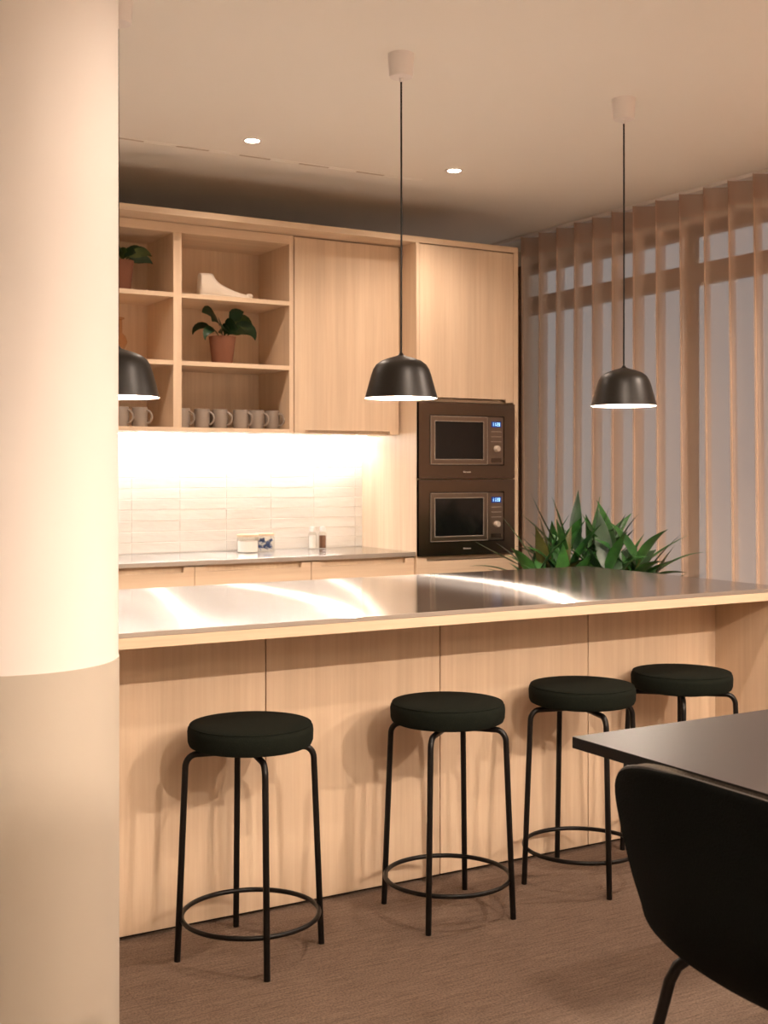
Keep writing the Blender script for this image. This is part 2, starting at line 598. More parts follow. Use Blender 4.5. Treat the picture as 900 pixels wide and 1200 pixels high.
wt = thing('island_worktop', 'long brushed steel topped worktop with pale wood lip on the island', 'worktop', (0, 0, 0))
obj('wood_lip', box(new(), IX0 - 0.05, IX1, IY0, IY1, 0.8575, 0.8860, 0.001), M['oak_x'], wt)
side_faces(obj('steel_top', box(new(), IX0 - 0.05, IX1, IY0, IY1, 0.8862, 0.9000, 0.0012), M['steel'], wt), M['steel_edge'])

# ------------------------------------------------------------------ back kitchen run
CY, WY = 5.27, 5.83       # door plane, splash wall plane
TX0, TX1 = 3.276, 3.914   # tall cabinet
# partition wall carrying the kitchen
struct('wall_kitchen', box(new(), -0.36, TX0, WY + 0.012, WY + 0.10, 0, 2.46), M['wall'])

def front_with_notch(x0, x1, z0, z1, y0, y1, nx0, nx1, depth, top=True):
    """door front with a shallow finger pull cut in one edge"""
    if top:
        out = [(x0, z0), (x1, z0), (x1, z1), (nx1, z1), (nx1 - 0.003, z1 - depth), (nx0 + 0.003, z1 - depth), (nx0, z1), (x0, z1)]
    else:
        out = [(x0, z1), (x0, z0), (nx0, z0), (nx0 + 0.003, z0 + depth), (nx1 - 0.003, z0 + depth), (nx1, z0), (x1, z0), (x1, z1)]
    return prism(new(), out, y0, y1)

bx0 = [-0.30, 0.30, 0.895, 1.492, 2.090, 2.690, 3.276]
lab = ['base cabinet hidden left of the round column', 'base cabinet behind the round column',
       'base cabinet just behind the edge of the round column',
       'pale wood base cabinet, leftmost in view under the back worktop by the round column',
       'pale wood base cabinet under the two small jars on the back worktop',
       'pale wood base cabinet under the shakers, next to the tall oven cabinet']
for i in range(6):
    a, b_ = bx0[i], bx0[i + 1]
    t = thing('base_cabinet', lab[i], 'cabinet', (0, 0, 0), 0, 'base cabinets along the back wall')
    obj('carcass', box(new(), a + 0.001, b_ - 0.001, CY + 0.045, WY, 0.10, 0.876), M['oak'], t)
    obj('plinth', box(new(), a + 0.001, b_ - 0.001, CY + 0.07, CY + 0.09, 0.0, 0.10), M['gap'], t)
    obj('drawer_front', front_with_notch(a + 0.002, b_ - 0.002, 0.652, 0.870, CY + 0.02, CY + 0.04, a + 0.053, b_ - 0.053, 0.024), M['oak_x'], t)
    obj('drawer_front', front_with_notch(a + 0.002, b_ - 0.002, 0.104, 0.646, CY + 0.02, CY + 0.04, a + 0.053, b_ - 0.053, 0.024), M['oak_x'], t)
cw = obj('back_worktop', box(new(), -0.36, TX0 - 0.001, CY + 0.005, WY, 0.8775, 0.9000, 0.0012), M['steel'])
side_faces(cw, M['steel_edge'])
tag(cw, 'thin brushed steel worktop along the tiled wall behind the island', 'worktop')

# tiled splashback: every tile modelled, slightly out of true
bm = new()
tw, th_ = 0.2515, 0.0535
z = 0.902
row = 0
while z < 1.497:
    x = 3.229 - tw * 15
    while x < TX0:
        x1 = min(x + tw - 0.0008, TX0 - 0.001)
        z1 = min(z + th_ - 0.0009, 1.497)
        if x1 - x > 0.01 and x1 > -0.36 and z1 - z > 0.006:
            tx, tz = random.gauss(0, 0.0005), random.gauss(0, 0.0006)
            f0 = WY
            y = [f0 - 0.001 + tx + tz, f0 - 0.001 - tx + tz, f0 - 0.001 - tx - tz, f0 - 0.001 + tx - tz]
            e = 0.0022
            o_ = [(x, z), (x1, z), (x1, z1), (x, z1)]
            n_ = [(x + e, z + e), (x1 - e, z + e), (x1 - e, z1 - e), (x + e, z1 - e)]
            vb = [bm.verts.new((p[0], WY + 0.006, p[1])) for p in o_]
            vm = [bm.verts.new((p[0], yy + 0.002, p[1])) for p, yy in zip(o_, y)]
            vf = [bm.verts.new((p[0], yy - 0.0005, p[1])) for p, yy in zip(n_, y)]
            for k in range(4):
                k2 = (k + 1) % 4
                bm.faces.new((vb[k], vb[k2], vm[k2], vm[k]))
                bm.faces.new((vm[k], vm[k2], vf[k2], vf[k]))
            bm.faces.new(vf)
        x += tw
    z += th_
    row += 1
sp = thing('tiled_splashback', 'wall of long glossy off-white tiles lit from above behind the worktop', 'splashback')
obj('wall_tiles', bm, M['tile'], sp)
obj('grout_bed', box(new(), -0.36, TX0, WY + 0.0006, WY + 0.011, 0.9005, 1.497), M['grout'], sp)

# upper run
UY = 5.425
UB, UT = 1.497, 2.468
BK = WY - 0.045
sh = thing('open_shelf_unit', 'pale wood open wall shelf with two columns of compartments and plants and mugs', 'shelf unit')
sx0, sx1 = 1.480, 2.660
obj('side_panel', box(new(), sx0, sx0 + 0.022, UY, WY, UB, UT), M['oak'], sh)
obj('side_panel', box(new(), sx1 - 0.022, sx1, UY, WY, UB, UT), M['oak'], sh)
obj('divider', box(new(), 2.038, 2.079, UY, WY - 0.03, UB + 0.019, UT - 0.044), M['oak'], sh)
obj('top_panel', box(new(), sx0 + 0.022, sx1 - 0.022, UY, WY, UT - 0.043, UT), M['oak_x'], sh)
obj('bottom_panel', box(new(), sx0 + 0.022, sx1 - 0.022, UY, WY, UB, UB + 0.018), M['oak_x'], sh)
obj('back_panel', box(new(), sx0 + 0.022, sx1 - 0.022, BK, BK + 0.015, UB + 0.018, UT - 0.043), M['oak'], sh)
for z0 in (2.123, 1.806):
    obj('shelf', box(new(), sx0 + 0.022, 2.038, UY + 0.001, BK, z0, z0 + 0.021), M['oak_x'], sh)
    obj('shelf', box(new(), 2.079, sx1 - 0.022, UY + 0.001, BK, z0, z0 + 0.021), M['oak_x'], sh)

def wall_cab(x0, x1, label):
    t = thing('wall_cabinet', label, 'cabinet', (0, 0, 0), 0, 'closed wall cabinets')
    obj('carcass', box(new(), x0 + 0.001, x1 - 0.001, UY + 0.024, WY, UB, UT), M['oak'], t)
    obj('door', front_with_notch(x0 + 0.004, x1 - 0.010, UB, UT - 0.004, UY, UY + 0.02, x0 + 0.06, x1 - 0.06, 0.016, False), M['oak'], t)
wall_cab(2.662, 3.275, 'pale wood wall cabinet with one door between open shelves and tall cabinet')
wall_cab(0.88, 1.478, 'pale wood wall cabinet behind the round column')

# deep flat panel that caps the whole run
lid = obj('cabinet_canopy', box(new(), 0.86, TX1, CY, WY + 0.05, 2.4705, 2.500, 0.001), M['oak_x'])
tag(lid, 'long flat pale wood panel capping the wall cabinets and tall cabinet', 'canopy')

# LED strip under the wall cabinets
ls = thing('led_strip', 'bright white LED strip under the wall cabinets washing the tiles', 'strip light')
obj('diffuser', box(new(), 0.90, 3.26, WY - 0.085, WY - 0.065, UB - 0.008, UB - 0.001), M['led'], ls)
obj('channel', box(new(), 0.895, 3.265, WY - 0.090, WY - 0.060, UB - 0.004, UB - 0.0002), M['chrome'], ls)

# tall cabinet
tc = thing('tall_oven_cabinet', 'tall pale wood cabinet at the right end holding two built-in microwaves', 'cabinet')
obj('side_panel', box(new(), TX0, TX0 + 0.018, CY + 0.001, WY + 0.05, 0.0, 2.470), M['oak'], tc)
obj('side_panel', box(new(), 3.884, TX1, CY, WY + 0.05, 0.0, 2.470), M['oak'], tc)
obj('back_panel', box(new(), TX0 + 0.018, 3.884, WY + 0.03, WY + 0.045, 0.1, 2.470), M['oak'], tc)
for z0 in (1.672, 1.264, 0.858):
    obj('shelf', box(new(), TX0 + 0.018, 3.884, CY + 0.03, WY + 0.03, z0 - 0.004, z0 + 0.012), M['oak_x'], tc)
obj('door', front_with_notch(TX0 + 0.019, 3.882, 1.672, 2.464, CY, CY + 0.02, 3.36, 3.835, 0.016, False), M['oak'], tc)
obj('drawer_front', front_with_notch(TX0 + 0.002, 3.882, 0.60, 0.872, CY - 0.0, CY + 0.02, 3.335, 3.83, 0.022), M['oak_x'], tc)
obj('drawer_front', front_with_notch(TX0 + 0.019, 3.882, 0.10, 0.594, CY, CY + 0.02, 3.335, 3.83, 0.022), M['oak_x'], tc)
obj('plinth', box(new(), TX0 + 0.018, 3.884, CY + 0.05, CY + 0.07, 0, 0.1), M['gap'], tc)

# microwaves (local origin: left bottom front corner of the surround)
def frame_ring(bm, x0, x1, z0, z1, w, y0, y1):
    box(bm, x0, x1, y0, y1, z0, z0 + w)
    box(bm, x0, x1, y0, y1, z1 - w, z1)
    box(bm, x0, x0 + w, y0, y1, z0 + w, z1 - w)
    box(bm, x1 - w, x1, y0, y1, z0 + w, z1 - w)

SEG = {'0': 'abcdef', '1': 'bc', '2': 'abged', '8': 'abcdefg'}
def digit(bm, ch, x, z, w, h, y):
    t = h * 0.13
    seg = {'a': (x, x + w, z + h - t, z + h), 'd': (x, x + w, z, z + t), 'g': (x, x + w, z + h / 2 - t / 2, z + h / 2 + t / 2),
           'f': (x, x + t, z + h / 2, z + h), 'b': (x + w - t, x + w, z + h / 2, z + h), 'e': (x, x + t, z, z + h / 2), 'c': (x + w - t, x + w, z, z + h / 2)}
    for s in SEG[ch]:
        a = seg[s]
        box(bm, a[0], a[1], y - 0.0004, y, a[2], a[3])

def microwave(z, label, txt):
    t = thing('built_in_microwave', label, 'microwave', (3.2775, 5.25, z), 0, 'built-in microwaves in the tall cabinet')
    W, Hh = 0.5995, 0.389
    bm = new()
    a0, a1, c0, c1 = 0.066, 0.531, 0.066, 0.325
    # surround plate with opening
    box(bm, 0, W, 0, 0.018, 0, c0)
    box(bm, 0, W, 0, 0.018, c1, Hh)
    box(bm, 0, a0, 0, 0.018, c0, c1)
    box(bm, a1, W, 0, 0.018, c0, c1)
    obj('surround', bm, M['steel_dark'], t)
    obj('oven_body', box(new(), 0.03, 0.568, 0.0185, 0.38, 0.012, Hh - 0.008), M['glass_black'], t)
    # door
    bm = new()
    d0, d1, e0, e1 = a0 + 0.006, 0.424, c0 + 0.006, c1 - 0.006
    frame_ring(bm, d0, d1, e0, e1, 0.026, 0.0005, 0.016)
    dr = obj('door', bm, M['steel_mid'], t)
    obj('door_window', box(new(), d0 + 0.026, d1 - 0.026, 0.003, 0.014, e0 + 0.026, e1 - 0.026), M['glass_black'], dr)
    bm = new()
    frame_ring(bm, d0 + 0.024, d1 - 0.024, e0 + 0.024, e1 - 0.024, 0.002, -0.0006, 0.002)
    frame_ring(bm, d0, d1, e0, e1, 0.0016, -0.0006, 0.002)
    obj('bright_edge', bm, M['light_steel'], dr, label='thin bright steel edging')
    # control panel
    p0, p1 = 0.428, a1 - 0.006
    cp = obj('control_panel', box(new(), p0, p1, 0.0005, 0.016, e0, e1), M['steel_mid'], t)
    zz = lambda f: e1 - f
    ds = obj('display', box(new(), 0.449, 0.511, -0.0005, 0.001, zz(0.052), zz(0.022)), M['display'], cp, label='blue lit display')
    bm = new()
    xs = 0.4535
    for i, ch in enumerate(txt):
        digit(bm, ch, xs, zz(0.046), 0.0085, 0.018, -0.0006)
        xs += 0.0125
        if i == 1:
            box(bm, xs - 0.001, xs + 0.001, -0.001, -0.0006, zz(0.042), zz(0.040))
            box(bm, xs - 0.001, xs + 0.001, -0.001, -0.0006, zz(0.034), zz(0.032))
            xs += 0.0035
    obj('clock_digits', bm, M['digits'], ds, label='pale blue lit clock digits')
    for k in range(3):
        f = 0.074 + k * 0.0262
        obj('button', box(new(), 0.448, 0.512, -0.0015, 0.001, zz(f + 0.0022), zz(f)), M['light_steel'], cp)
    kb = new()
    lathe(kb, [(0, 0.022), (0.013, 0.022), (0.0155, 0.019), (0.0165, 0.0)], n=28)
    bmesh.ops.rotate(kb, verts=kb.verts, cent=(0, 0, 0), matrix=Matrix.Rotation(R(90), 3, 'X'))
    bmesh.ops.translate(kb, verts=kb.verts, vec=(0.480, 0.0005, zz(0.165)))
    obj('knob', kb, M['light_steel'], cp, True, 'round silver knob')
    obj('release_button', box(new(), 0.448, 0.512, -0.0012, 0.001, zz(0.236), zz(0.214)), M['steel_dark'], cp)
    # small maker's mark, too small to read in the photo
    bm = new()
    for k in range(5):
        x0 = 0.272 + k * 0.0095
        box(bm, x0, x0 + 0.0068, -0.0006, 0.0002, 0.0295, 0.0345 + (0.002 if k == 0 else 0))
    obj('maker_mark', bm, M['light_steel'], t)
    return t
microwave(1.2725, 'built-in steel microwave, the upper of the two in the tall cabinet', '1128')
microwave(0.8775, 'built-in steel microwave, the lower of the two in the tall cabinet', '1128')

# ------------------------------------------------------------------ pendants
def pendant(x, label, zb):
    t = thing('pendant_lamp', label, 'pendant lamp', (x, 3.57, zb), 0, 'pendant lamps over the island')
    outer = [(0.124, 0.0), (0.121, 0.012), (0.103, 0.077), (0.096, 0.098), (0.086, 0.114), (0.070, 0.126), (0.045, 0.136), (0.020, 0.143), (0.010, 0.147), (0.0045, 0.155)]
    inner = [(r_ - 0.0025 if r_ > 0.01 else r_, z_ - 0.0018 if i else 0.0) for i, (r_, z_) in enumerate(outer[:8])] + [(0, 0.1395)]
    sh_ = obj('lamp_shade', lathe(new(), outer, n=64), M['shade'], t, True)
    inn = obj('shade_lining', lathe(new(), [(0.124, 0.0)] + inner[0:], n=64), M['white_in'], sh_, True)
    bz, br = 0.046, 0.025
    obj('light_bulb', lathe(new(), [(0, bz - br)] + [(br * math.sin(PI * k / 14), bz - br * math.cos(PI * k / 14)) for k in range(1, 13)] + [(0.012, 0.088), (0.012, 0.136)], n=24), M['lamp_glow'], t, True)
    L_ = CE - zb
    obj('cord', tube(new(), [(0, 0, 0.150), (0.0012, 0, 0.5 * L_), (0, 0, L_ - 0.06)], 0.0032, 8), M['black'], t, True)
    can = [(0, L_ - 0.082), (0.030, L_ - 0.082), (0.0385, L_ - 0.079), (0.041, L_ - 0.072), (0.0445, L_ - 0.003), (0.0445, L_)]
    obj('ceiling_canopy', lathe(new(), can, n=40, cap1=True), M['white'], t, True, 'white cylindrical canopy')
    obj('cord_grip', lathe(new(), [(0.006, L_ - 0.095), (0.008, L_ - 0.080)], n=16, cap0=True), M['white'], t, True)
pendant(2.158, 'black dome pendant lamp in the middle, in front of the wall cabinets', 1.558)
pendant(3.151, 'black dome pendant lamp at the right, in front of the curtain', 1.558)
pendant(1.166, 'black dome pendant lamp half hidden by the round column', 1.531)

# ------------------------------------------------------------------ bar stools
def stool(x, y, rz, label):
    t = thing('bar_stool', label, 'bar stool', (x, y, 0), rz, 'bar stools along the island')
    zt = 0.628
    prof = [(0, zt), (0.10, zt - 0.0005), (0.150, zt - 0.002), (0.163, zt - 0.005), (0.1695, zt - 0.012), (0.171, zt - 0.022),
            (0.170, zt - 0.048), (0.166, zt - 0.058), (0.158, zt - 0.062), (0, zt - 0.062)]
    seat = obj('seat', lathe(new(), prof, n=64), M['felt'], t, True)
    seam = []
    for k in range(48):
        a = 2 * PI * k / 48
        seam.append((0.1645 * math.cos(a), 0.1645 * math.sin(a), zt - 0.0052))
    obj('seam', tube(new(), seam, 0.0018, 6, closed=True), M['felt'], seat, True)
    obj('seat_plate', lathe(new(), [(0, zt - 0.062), (0.12, zt - 0.062), (0.12, zt - 0.070), (0, zt - 0.070)], n=32), M['black'], t)
    for k in range(4):
        a = PI / 2 * k
        pts = []
        top = zt - 0.078
        r0, rr = 0.148, 0.030
        pts.append((0.02, top)); pts.append((r0 - 0.01, top))
        for j in range(0, 8):
            q = j / 7 * PI / 2
            pts.append((r0 + rr * math.sin(q) * 1.0, top - rr * (1 - math.cos(q)) * 1.15))
        pts.append((0.1995, 0.0))
        P = [(r_ * math.cos(a), r_ * math.sin(a), z_) for r_, z_ in pts]
        obj('leg', tube(new(), P, 0.0088, 12), M['black'], t, True)
    ring = [(0.186 * math.cos(2 * PI * k / 64), 0.186 * math.sin(2 * PI * k / 64), 0.107) for k in range(64)]
    obj('footrest_ring', tube(new(), ring, 0.0068, 10, closed=True), M['black'], t, True)
stool(1.371, 3.060, R(78), 'round black bar stool nearest the column, leftmost of the row')
stool(2.005, 3.050, R(41), 'round black bar stool, second from the left at the island')
stool(2.539, 3.076, R(75), 'round black bar stool, third from the left, beside the table corner')
stool(3.000, 3.105, R(48), 'round black bar stool, rightmost, mostly hidden by the dark table')

# ------------------------------------------------------------------ dining table and chair
tb = thing('dining_table', 'black topped dining table cut off at the right edge of the frame', 'table', (2.3, 1.2, 0))
side_faces(obj('tabletop', box(new(), 1.706 - 2.3, 0.60, -0.9, 0.900, 0.705, 0.730, 0.0008), M['table'], tb), M['table_edge'])
for yy in (-0.62, 0.62):
    bm = new()
    box(bm, -0.28, 0.28, yy - 0.03, yy + 0.03, 0.0, 0.02)
    box(bm, -0.03, 0.03, yy - 0.03, yy + 0.03, 0.02, 0.685)
    box(bm, -0.28, 0.28, yy - 0.03, yy + 0.03, 0.685, 0.7045)
    obj('leg', bm, M['black'], tb)

def catmull(pts, n):
    P = [pts[0]] + list(pts) + [pts[-1]]
    out = []
    segs = len(pts) - 1
    for i in range(n + 1):
        u = i / n * segs
        k = min(int(u), segs - 1)
        t = u - k
        p0, p1, p2, p3 = P[k:k + 4]
        out.append(tuple(0.5 * ((2 * b) + (-a + c) * t + (2 * a - 5 * b + 4 * c - d) * t * t + (-a + 3 * b - 3 * c + d) * t ** 3)
                         for a, b, c, d in zip(p0, p1, p2, p3)))
    return out

# shell stations: (x forward, z up, half width, forward curl at the edges)
CH = [(0.000, 0.812, 0.100, 0.000), (-0.001, 0.808, 0.185, 0.005), (0.000, 0.792, 0.250, 0.012), (0.002, 0.762, 0.281, 0.020), (0.005, 0.715, 0.285, 0.025),
      (0.009, 0.655, 0.276, 0.030), (0.014, 0.600, 0.261, 0.030), (0.022, 0.555, 0.249, 0.030), (0.036, 0.516, 0.246, 0.028), (0.060, 0.484, 0.235, 0.024),
      (0.098, 0.460, 0.218, 0.018), (0.160, 0.448, 0.212, 0.016), (0.240, 0.448, 0.222, 0.020), (0.340, 0.446, 0.235, 0.012), (0.430, 0.448, 0.222, 0.0), (0.475, 0.453, 0.160, 0.0)]
def shell(off_in, off_out, inset, nu=48, nv=28):
    st = catmull(CH, nu)
    bm = new()
    grids = []
    for off in (off_in, off_out):
        g = []
        for i, (x, z, w, c) in enumerate(st):
            a = st[max(i - 1, 0)]; b_ = st[min(i + 1, nu)]
            tx, tz = b_[0] - a[0], b_[1] - a[1]
            ln = math.hypot(tx, tz) or 1
            nx, nz = -tz / ln, tx / ln      # towards the sitter
            row = []
            for j in range(nv + 1):
                v = -1 + 2 * j / nv
                ww = max(w - inset, 0.01)
                curl = c * abs(v) ** 2.2
                edge = (1 - abs(v) ** 8)
                o = off * (0.7 + 0.3 * edge)
                row.append(bm.verts.new((x + nx * (curl + o), ww * v, z + nz * (curl + o))))
            g.append(row)
        grids.append(g)
    A, B = grids
    for g in grids:
        for i in range(nu):
            for j in range(nv):
                bm.faces.new((g[i][j], g[i + 1][j], g[i + 1][j + 1], g[i][j + 1]))
    for i in range(nu):
        for j in (0, nv):
            bm.faces.new((A[i][j], A[i + 1][j], B[i + 1][j], B[i][j]))
    for j in range(nv):
        for i in (0, nu):
            bm.faces.new((A[i][j], A[i][j + 1], B[i][j + 1], B[i][j]))
    return bm
ch = thing('dining_chair', 'dark upholstered shell dining chair tucked at the black table, seen from behind', 'chair', (1.425, 1.372, 0))
obj('shell', shell(0.000, -0.012, 0.0), M['chair_shell'], ch, True)
pad = obj('cushion', shell(0.036, 0.001, -0.001), M['chair_pad'], ch, True, 'slightly lighter velvet inner cushion')
pad.location = (0.001, 0, 0.002)
st = catmull(CH, 48)
def edge_path(inset, off):
    left, right = [], []
    for i, (x, z, w, c) in enumerate(st):
        a = st[max(i - 1, 0)]; b_ = st[min(i + 1, 48)]
        tx, tz = b_[0] - a[0], b_[1] - a[1]
        ln = math.hypot(tx, tz) or 1
        nx, nz = -tz / ln, tx / ln
        for s_, lst in ((-1, left), (1, right)):
            lst.append((x + nx * (c + off), s_ * (w + inset), z + nz * (c + off)))
    return left + list(reversed(right))
obj('edge_piping', tube(new(), edge_path(0.001, 0.0), 0.0045, 8, closed=True), M['piping'], ch, True, 'dark brown piping along the rim')
for sgn in (1, -1):
    obj('leg', tube(new(), [(0.110, 0.190 * sgn, 0.470), (0.090, 0.206 * sgn, 0.450), (0.080, 0.214 * sgn, 0.425), (0.025, 0.304 * sgn, 0.0)], [0.010, 0.0105, 0.0105, 0.0085], 12), M['black'], ch, True)
    obj('leg', tube(new(), [(0.30, 0.12 * sgn, 0.436), (0.375, 0.185 * sgn, 0.438), (0.385, 0.195 * sgn, 0.420), (0.46, 0.27 * sgn, 0.0)], [0.009, 0.0105, 0.0105, 0.0085], 12), M['black'], ch, True)

# ------------------------------------------------------------------ leaves
def leaf(bm, base, az, length, width, el0, droop, stem=0.0, fold=0.25, twist=0.0, n=10, pw=0.7):
    """lanceolate leaf with a V fold, rising at el0 and bending down by droop (radians)"""
    p = Vector(base)
    d = lambda e: Vector((math.cos(az) * math.cos(e), math.sin(az) * math.cos(e), math.sin(e)))
    pts = []
    total = length + stem
    steps = n + 3
    for i in range(steps + 1):
        s = i / steps
        e = el0 - droop * s ** 1.4
        pts.append((p.copy(), e))
        p = p + d(e) * (total / steps)
    side0 = Vector((-math.sin(az), math.cos(az), 0))
    rows = []
    for i, (q, e) in enumerate(pts):
        s = i / steps
        s0 = stem / total
        w = 0.0028 if s < s0 else max(0.0015, width * 0.5 * math.sin(PI * ((s - s0) / (1 - s0)) ** pw))
        t = d(e)
        nrm = side0.cross(t).normalized()
        sd = (side0 * math.cos(twist) + nrm * math.sin(twist)).normalized()
        nn = sd.cross(t)
        if nn.z < 0:
            nn = -nn
        rows.append((bm.verts.new(q - sd * w + nn * w * fold), bm.verts.new(q), bm.verts.new(q + sd * w + nn * w * fold)))
    for a, b_ in zip(rows, rows[1:]):
        bm.faces.new((a[0], a[1], b_[1], b_[0]))
        bm.faces.new((a[1], a[2], b_[2], b_[1]))

# large plant on the floor behind the island
PX, PYY = 3.86, 4.64
bp = thing('potted_plant', 'large bushy dark green leafy plant behind the right end of the island', 'plant', (PX, PYY, 0))
pot = [(0, 0.0), (0.15, 0.0), (0.165, 0.02), (0.195, 0.46), (0.200, 0.50), (0.190, 0.50), (0.180, 0.46), (0, 0.455)]
obj('planter', lathe(new(), pot, n=40), M['planter'], bp, True)
obj('soil', lathe(new(), [(0, 0.470), (0.181, 0.462)], n=32), M['soil'], bp)
rnd = random.Random(11)
stems = new()
fol, fol2, fol3 = new(), new(), new()
canes = []
for k in range(19):
    a = k * 2.399 + rnd.uniform(-0.3, 0.3)
    rr = 0.03 + 0.12 * math.sqrt(k / 19)
    lean = 0.12 + 0.55 * (k / 19)
    hgt = rnd.uniform(0.30, 0.48) * (1.05 - 0.28 * k / 19)
    b0 = Vector((rr * math.cos(a), rr * math.sin(a), 0.465))
    tp = b0 + Vector((math.cos(a) * lean * hgt, math.sin(a) * lean * hgt, hgt))
    tube(stems, [b0, (b0 + tp) / 2 + Vector((0, 0, 0.01)), tp], [0.008, 0.007, 0.005], 7)
    canes.append((a, b0, tp))
    nl = 10
    for j in range(nl):
        f = j / nl
        q = b0.lerp(tp, 0.40 + 0.60 * f)
        az = a + j * 2.4 + rnd.uniform(-0.4, 0.4)
        el = R(25 + 50 * f + rnd.uniform(-14, 12))
        ln = rnd.uniform(0.22, 0.32)
        wd = rnd.uniform(0.055, 0.082)
        tgt = fol if rnd.random() < 0.66 else (fol2 if rnd.random() < 0.72 else fol3)
        leaf(tgt, q, az, ln, wd, el, rnd.uniform(0.35, 1.0) * (1.1 - 0.5 * f), stem=0.02, fold=0.30, twist=rnd.uniform(-0.5, 0.5))
# upright leaves that stand out of the crown and the long drooping ones at the sides
for (dx, dy, z0, az, ln, wd, el, dr, bmx) in [
        (-0.07, 0.0, 0.90, 0.6, 0.30, 0.064, 1.50, 0.20, fol2), (-0.10, 0.02, 0.92, 2.6, 0.26, 0.050, 1.32, 0.10, fol),
        (-0.15, 0.0, 0.90, 2.6, 0.32, 0.040, 1.05, -0.15, fol2), (0.04, -0.04, 0.90, 5.6, 0.22, 0.05, 1.40, 0.1, fol2),
        (0.10, -0.02, 0.86, 5.9, 0.24, 0.06, 1.2, 0.1, fol2), (-0.03, 0.0, 0.88, 5.6, 0.26, 0.050, 1.0, 0.9, fol),
        (0.16, -0.16, 0.82, 5.75, 0.30, 0.050, 0.70, 0.25, fol), (0.22, -0.16, 0.76, 5.75, 0.34, 0.052, 0.75, 0.75, fol),
        (0.18, -0.18, 0.78, 5.5, 0.28, 0.045, 0.95, 0.2, fol2), (-0.28, 0.12, 0.84, 2.7, 0.26, 0.045, 0.45, -0.1, fol),
        (-0.24, 0.12, 0.76, 2.6, 0.30, 0.045, 0.55, 0.7, fol), (-0.22, 0.10, 0.84, 2.5, 0.28, 0.042, 1.0, 0.1, fol),
        (0.04, 0.05, 0.88, 0.2, 0.30, 0.026, 1.2, -0.1, fol), (-0.18, 0.06, 0.86, 2.3, 0.22, 0.055, 1.35, 0.0, fol3)]:
    leaf(bmx, (dx, dy, z0), az, ln, wd, el, dr, stem=0.02, fold=0.28)
obj('stem', stems, M['leaf3'], bp, True)
obj('foliage', fol, M['leaf'], bp, True)
obj('foliage', fol2, M['leaf2'], bp, True, 'darker leaves')
obj('foliage', fol3, M['leaf_old'], bp, True, 'olive and brownish leaves')

# small potted plants in the shelf
def small_plant(x, y, z, rt, rb, h, leaves, label, mats, rz=0):
    t = thing('potted_plant', label, 'plant', (x, y, z), rz, 'small plants in terracotta pots on the shelves')
    prof = [(0, 0.0), (rb, 0.0), (rt * 0.99, h - 0.002), (rt, h), (rt - 0.006, h), (rt - 0.008, h - 0.012), (0, h - 0.012)]
    obj('terracotta_pot', lathe(new(), prof, n=40), M['terra'], t, True)
    obj('soil', lathe(new(), [(0, h - 0.008), (rt - 0.0075, h - 0.010)], n=24), M['soil'], t)
    bms = [new(), new()]
    for (az, ln, wd, el, dr, stm, k) in leaves:
        leaf(bms[k], (0.012 * math.cos(az), 0.012 * math.sin(az), h - 0.010), az, ln, wd, el, dr, stem=stm, fold=0.18, twist=0.95, n=9, pw=0.8)
    for b_, mm in zip(bms, mats):
        if len(b_.verts):
            obj('foliage', b_, mm, t, True)
        else:
            b_.free()
small_plant(2.357, 5.60, 1.8275, 0.067, 0.049, 0.143, [
    (3.5, 0.095, 0.085, 1.50, 2.0, 0.105, 0), (3.9, 0.095, 0.085, 1.42, 2.3, 0.070, 0), (5.4, 0.085, 0.070, 1.40, 1.4, 0.095, 0), (2.9, 0.11, 0.045, 1.1, 2.7, 0.075, 0),
    (3.6, 0.11, 0.045, 0.9, 2.9, 0.055, 0), (-0.3, 0.12, 0.050, 1.45, 2.6, 0.085, 1), (-0.5, 0.15, 0.080, 0.9, 2.6, 0.05, 0), (4.3, 0.085, 0.09, 1.2, 2.2, 0.05, 0), (5.0, 0.09, 0.085, 1.2, 2.3, 0.045, 0),
    (4.6, 0.08, 0.060, 0.9, 1.2, 0.03, 0), (5.3, 0.10, 0.055, 0.7, 1.5, 0.04, 0), (1.2, 0.10, 0.05, 1.0, 1.3, 0.04, 0)],
    'small drooping green plant in a terracotta pot on the middle shelf below the plaster foot', (M['leaf2'], M['leaf3']))
small_plant(1.832, 5.58, 2.1445, 0.066, 0.048, 0.150, [
    (0.1, 0.13, 0.060, 0.9, 1.4, 0.04, 0), (0.6, 0.10, 0.040, 1.1, 1.3, 0.03, 0), (5.9, 0.10, 0.038, 1.3, 2.0, 0.04, 1), (3.9, 0.09, 0.040, 1.2, 1.2, 0.03, 0), (0.3, 0.10, 0.050, 1.3, 2.4, 0.05, 1), (-0.3, 0.12, 0.055, 0.5, 1.3, 0.03, 1),
    (-0.6, 0.12, 0.05, 0.8, 1.6, 0.04, 0), (2.8, 0.08, 0.045, 1.3, 1.3, 0.03, 1), (3.3, 0.10, 0.045, 1.0, 1.6, 0.02, 1),
    (4.4, 0.07, 0.04, 1.2, 1.3, 0.03, 0), (5.0, 0.10, 0.04, 0.9, 1.8, 0.04, 1), (1.5, 0.08, 0.04, 1.1, 1.3, 0.03, 1), (4.8, 0.07, 0.05, 1.2, 1.2, 0.02, 0)],
    'small green plant in a terracotta pot on the top shelf beside the column', (M['leaf3'], M['leaf2']))

